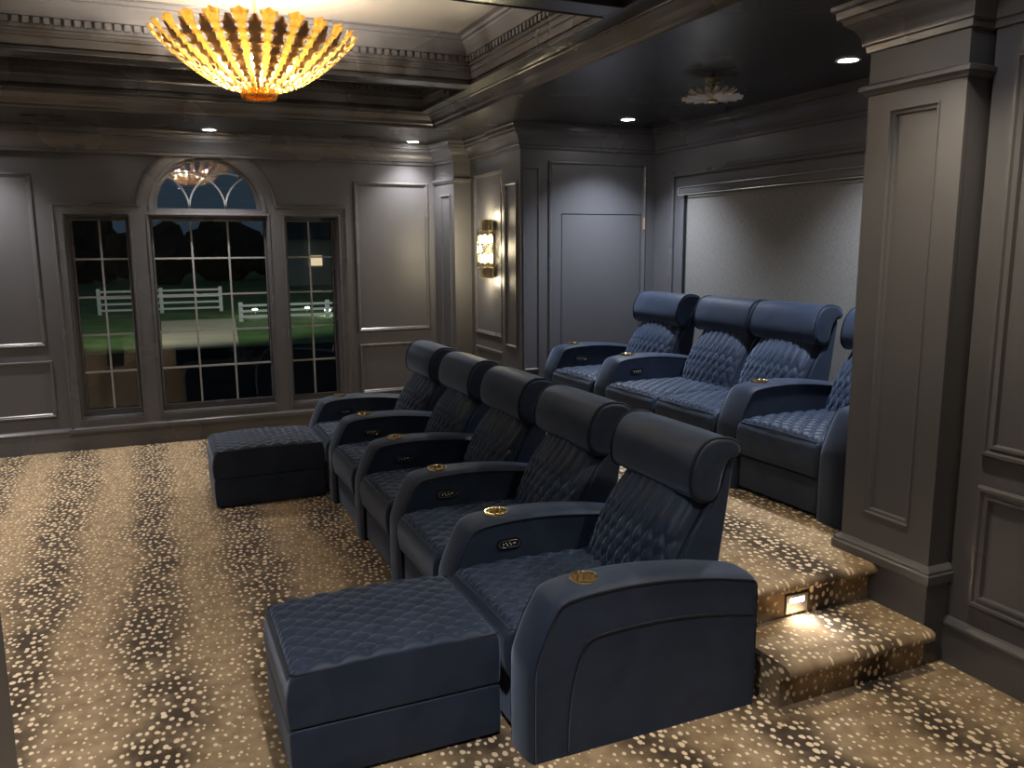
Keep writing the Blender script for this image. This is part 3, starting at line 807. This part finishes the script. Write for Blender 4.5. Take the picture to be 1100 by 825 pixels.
for k in range(6):
    a = 2 * PI * (k + .25) / 6; x, y = .20 * math.cos(a), .20 * math.sin(a)
    m = MB(); m.tube([(0, 0, .06), (x * .5, y * .5, .085), (x, y, .12)], .005, 8); arm_ = m.build('bulb_arm', GOLD, ch, smooth=True)
    m = MB(); m.lathe([(.001, .12), (.012, .125), (.017, .15), (.012, .18), (.001, .20)], 16, (x, y, 0)); m.build('bulb', BULB, arm_, smooth=True)
    l_ = lamp('POINT', (0, 0, 0), 8, (1, .88, .72), .02, name='bulb_glow'); l_.parent = ch; l_.location = (x, y, .215)

# wall sconce
SY, SZ = 7.13, 1.735
sc = empty('wall_sconce', 'lit gold and crystal wall sconce on the grey panel by the far corner', 'wall light', (XS, SY, SZ))
m = MB(); m.box((-.018, -.105, -.24), (0, .105, .24)); m.build('back_plate', GOLD, sc, bevel=.004)
for s in (-1, 1):
    m = MB()
    for r_, z0, z1 in ((.128, .165, .178), (.104, .178, .235), (.114, .235, .262)):
        n = 24; pts = [(-.015 - r_ * .75 * math.sin(PI * i / n), r_ * math.cos(PI * i / n)) for i in range(n + 1)]
        m.prism(pts, min(s * z0, s * z1), max(s * z0, s * z1))
    m.build('collar', GOLD, sc, bevel=.002)
for k in range(19):
    a = PI * k / 18; r_ = .126
    x, y = -.018 - r_ * .75 * math.sin(a), r_ * math.cos(a)
    m = MB(); m.tube([(x, y, -.163), (x, y, .163)], .0075, 8); m.build('crystal_rod', CRYSTAL, sc, smooth=True)
for s in (-1, 1):
    m = MB(); m.lathe([(.001, -.045), (.014, -.035), (.020, 0), (.014, .035), (.001, .045)], 16, (-.055, 0, s * .085)); m.build('bulb', SBULB, sc, smooth=True)
    l_ = lamp('POINT', (0, 0, 0), 1.6, (1, .84, .55), .03, name='sconce_glow'); l_.parent = sc; l_.location = (-.115, 0, s * .30)
l_ = lamp('POINT', (0, 0, 0), 3, (1, .84, .55), .05, name='sconce_glow'); l_.parent = sc; l_.location = (-.16, 0, 0)

# crystal flower ceiling lamp over the platform
fl = empty('flush_ceiling_lamp', 'unlit crystal petal ceiling lamp with brass stem above the raised seats', 'ceiling light', (3.25, 4.32, 2.62))
m = MB(); m.lathe([(.001, .130), (.045, .130), (.045, .118), (.012, .112), (.012, .05), (.030, .048), (.034, .02), (.030, .0), (.001, -.005)], 32); m.build('stem', GOLD, fl, smooth=35)
for q, (cnt, r1, tilt, wd) in enumerate(((16, .185, -.004, .022), (14, .145, .006, .019))):
    v = []; f = []
    R0 = .028
    prof = [(0, .3), (.3, .85), (.6, 1), (.85, .8), (1, .15)]
    for t, ww in prof:
        r_ = R0 + (r1 - R0) * t; zz = .015 + tilt * t * 2 + .035 * t * t * (1 if q else .3)
        for s in (-1, 0, 1): v.append((r_, s * wd * ww, zz - .008 * abs(s) * 0 + .008 * (abs(s))))
    for t, ww in prof:
        r_ = R0 + (r1 - R0) * t; zz = .015 + tilt * t * 2 + .035 * t * t * (1 if q else .3)
        for s in (-1, 0, 1): v.append((r_, s * wd * ww, zz + .008 * (abs(s)) + .006))
    n = len(prof)
    for b_ in (0, n * 3):
        for i in range(n - 1):
            for k in range(2): f.append((b_ + i * 3 + k, b_ + i * 3 + k + 1, b_ + (i + 1) * 3 + k + 1, b_ + (i + 1) * 3 + k))
    o_ = n * 3
    for i in range(n - 1): f += [(i * 3, (i + 1) * 3, o_ + (i + 1) * 3, o_ + i * 3), (i * 3 + 2, (i + 1) * 3 + 2, o_ + (i + 1) * 3 + 2, o_ + i * 3 + 2)]
    f += [(0, 1, o_ + 1, o_), (1, 2, o_ + 2, o_ + 1), ((n - 1) * 3, (n - 1) * 3 + 1, o_ + (n - 1) * 3 + 1, o_ + (n - 1) * 3), ((n - 1) * 3 + 1, (n - 1) * 3 + 2, o_ + (n - 1) * 3 + 2, o_ + (n - 1) * 3 + 1)]
    me = MB().add(v, f).mesh('petal'); me.materials.append(mat('petal_glass_%d' % q, (.85, .80, .72), .08, .35, Specular_IOR_Level=.9))
    for k in range(cnt):
        o = add(fl, 'petal', me); o.rotation_euler = (0, 0, 2 * PI * (k + .5 * q) / cnt)

# step light
sl = empty('step_light', 'small nickel step light glowing in the upper carpeted riser', 'step light', (2.455, 2.565, .235))
m = MB(); m.add(*plate(rect(-.058, -.040, .058, .040), [rect(-.040, .002, .040, .026)], .006, lambda a, b, h: (a, -h - .001, b))); m.build('face_plate', NICKEL, sl)
m = MB(); m.box((-.064, -.003, -.046), (.064, .002, .046)); m.build('surround', DARKMETAL, sl)
m = MB(); m.box((-.040, -.005, .003), (.040, -.0035, .025)); m.build('lens', STEPL, sl)
l_ = lamp('SPOT', (0, 0, 0), 1.8, (1, .9, .76), .02, (math.radians(28), 0, 0), 130, .8, name='step_beam'); l_.parent = sl; l_.location = (0, -.02, .012); l_.rotation_euler = (math.radians(-38), 0, 0)

# ceiling vents
def vent(x, y, label):
    r = empty('ceiling_vent', label, 'air vent', (x, y, ZC), 0, 'air vents in the soffit')
    m = MB(); m.add(*plate(rect(-.15, -.06, .15, .06), [rect(-.135, -.045, .135, .045)], .006, lambda a, b, h: (a, b, -h))); m.build('frame', CEIL, r)
    m = MB()
    for i in range(6):
        yy = -.038 + .015 * i; m.add([(-.135, yy, -.002), (.135, yy, -.002), (.135, yy + .008, -.006), (-.135, yy + .008, -.006), (-.135, yy, -.001), (.135, yy, -.001), (.135, yy + .008, -.005), (-.135, yy + .008, -.005)], [(0, 1, 2, 3), (4, 5, 6, 7), (0, 1, 5, 4), (2, 3, 7, 6)])
    m.build('slat', DARKMETAL, r)
    m = MB(); m.box((-.135, -.045, -.001), (.135, .045, -.0002)); m.build('backing', mat('vent_dark', (.004, .004, .004), .6), r)
vent(-.64, 7.38, 'dark slotted air vent in the soffit at the far left')
vent(1.86, 7.68, 'dark slotted air vent in the soffit between the two window downlights')

# ------------------------------------------------------------------ outside at night
def noise_mat(name, a, b2, scale, rough=.9):
    m = mat(name, a, rough); nt, l, b = nodes(m)
    co = N(nt, 'ShaderNodeTexCoord'); n = N(nt, 'ShaderNodeTexNoise'); n.inputs['Scale'].default_value = scale; n.inputs['Detail'].default_value = 4
    l.new(co.outputs['Object'], n.inputs['Vector']); l.new(mixc(nt, l, maprange(nt, l, n.outputs['Fac'], .35, .65, 0, 1), a, b2), b.inputs['Base Color'])
    return m
GRASS = noise_mat('lawn_grass', (.06, .13, .03), (.13, .24, .07), 1.2)
TREE = noise_mat('tree_foliage', (.006, .009, .005), (.012, .018, .010), 1.5)
PAVE = noise_mat('pale_driveway', (.50, .45, .33), (.62, .56, .42), .8)
FENCE = mat('white_fence_paint', (.75, .77, .8), .5)
m = MB(); m.box((-60, 8.3, -.62), (70, 90, -.5)); o = m.build('ground', GRASS); struct(o)
m = MB(); m.box((-30, 8.32, -.52), (30, 19.8, -.485)); struct(m.build('floor_painted_dark', mat('ground_painted_dark', (.012, .012, .012), .9, Specular_IOR_Level=0.0)))  # near ground painted almost black: night darkness below the panes put into its colour
m = MB(); m.prism([(.2, 20), (1.85, 20), (2.5, 28), (.3, 28)], -.5, -.47); struct(m.build('driveway', PAVE))
def fence(x0, x1, y, n, rails, label, h=1.15):
    r = empty('rail_fence', label, 'fence', ((x0 + x1) / 2, y, -.5), 0); w = (x1 - x0) / 2
    for i in range(n):
        x = -w + 2 * w * i / (n - 1); m = MB(); m.box((x - .06, -.06, 0), (x + .06, .06, h + .1)); m.build('post', FENCE, r)
    for j in range(rails):
        z = .15 + (h - .15) * j / (rails - 1); m = MB(); m.box((-w, -.10, z - .035), (w, -.06, z + .035)); m.build('rail', FENCE, r)
fence(-1.6, 2.4, 32, 3, 4, 'white board fence across the lawn beyond the window', .8)
fence(2.6, 8, 27, 5, 3, 'pale rail fence far across the dark lawn', .5)
for i in range(17):
    x = -27 + i * 4.6; y = 58 + (i % 2) * 5.2; hh = random.uniform(3.0, 4.6)
    if 7 < x < 20: y += 9
    r = empty('tree', 'dark bushy tree silhouette in the row beyond the lawn', 'tree', (x, y, -.5), 0, 'trees beyond the lawn at night')
    bm = bmesh.new(); bmesh.ops.create_icosphere(bm, subdivisions=3, radius=1)
    for v in bm.verts:
        k = 1 + .22 * math.sin(v.co.x * 5 + i) * math.cos(v.co.y * 6 - i) + random.uniform(-.09, .09)
        v.co = Vector((v.co.x * 2.6 * k, v.co.y * 2.2 * k, hh * .5 + v.co.z * hh * .50 * k))
    me = bpy.data.meshes.new('foliage'); bm.to_mesh(me); bm.free(); link('foliage', me, TREE, r)
    m = MB(); m.tube([(0, 0, -.02), (.1, 0, hh * .3), (0, 0, hh * .5)], [.25, .2, .12], 8); m.build('trunk', TREE, r)
hs = empty('house', 'distant low house with lit windows beyond the lawn', 'house', (13, 52, -.5))
m = MB(); m.box((-5, 0, 0), (5, 6, 2.8)); m.build('wall', mat('house_siding', (.5, .48, .42), .8), hs)
m = MB(); m.add([(-5.4, -.5, 2.8), (5.4, -.5, 2.8), (5.4, 6.5, 2.8), (-5.4, 6.5, 2.8), (-5.4, 3, 4.6), (5.4, 3, 4.6)], [(0, 1, 5, 4), (2, 3, 4, 5), (0, 4, 3), (1, 2, 5), (0, 3, 2, 1)]); m.build('roof', mat('house_roof', (.05, .05, .05), .8), hs)
for x in (-3.4, .6, 3.2):
    m = MB(); m.box((x - .4, -.04, 1.2), (x + .4, -.01, 1.8)); m.build('window', HWIN, hs)
for x, y in ((3.25, 29), (3.75, 29), (5.0, 29), (5.5, 28)):
    r = empty('yard_lamp', 'small glowing lamp on a short post beyond the lawn', 'outdoor lamp', (x, y, -.5), 0, 'small lamps beyond the lawn')
    m = MB(); m.tube([(0, 0, 0), (0, 0, .15)], .03, 8); m.build('post', DARKMETAL, r)
    m = MB(); m.lathe([(.01, .14), (.08, .16), (.10, .20), (.07, .24), (.01, .26)], 12); m.build('lamp_head', YARD, r)
lamp('SPOT', (0, 19, 5.5), 260, (.95, 1, .85), .3, (math.radians(48), 0, math.radians(-5)), 80, .7, name='yard_floodlight')
lamp('SPOT', (7, 21, 5), 120, (.8, 1, .85), .3, (math.radians(45), 0, math.radians(-5)), 100, .7, name='yard_floodlight')

w = bpy.data.worlds.new('night'); scn.world = w; w.use_nodes = True
bg = w.node_tree.nodes['Background']; bg.inputs['Color'].default_value = (.0055, .0095, .014, 1); bg.inputs['Strength'].default_value = 1.0

# ------------------------------------------------------------------ camera
yaw, pitch, roll = [math.radians(a) for a in (23.708, -9.443, -.339)]
f = Vector((math.sin(yaw) * math.cos(pitch), math.cos(yaw) * math.cos(pitch), math.sin(pitch)))
r = Vector((math.cos(yaw), -math.sin(yaw), 0)); u = r.cross(f)
r2 = math.cos(roll) * r + math.sin(roll) * u; u2 = -math.sin(roll) * r + math.cos(roll) * u
cam = bpy.data.cameras.new('camera'); co = bpy.data.objects.new('camera', cam); C.objects.link(co)
M = Matrix((r2, u2, -f)).transposed().to_4x4(); M.translation = (0, 0, 1.75); co.matrix_world = M
cam.sensor_width = 36; cam.sensor_fit = 'HORIZONTAL'; cam.lens = 883.35 / 1100 * 36
cam.clip_start = .05; cam.clip_end = 300
scn.camera = co
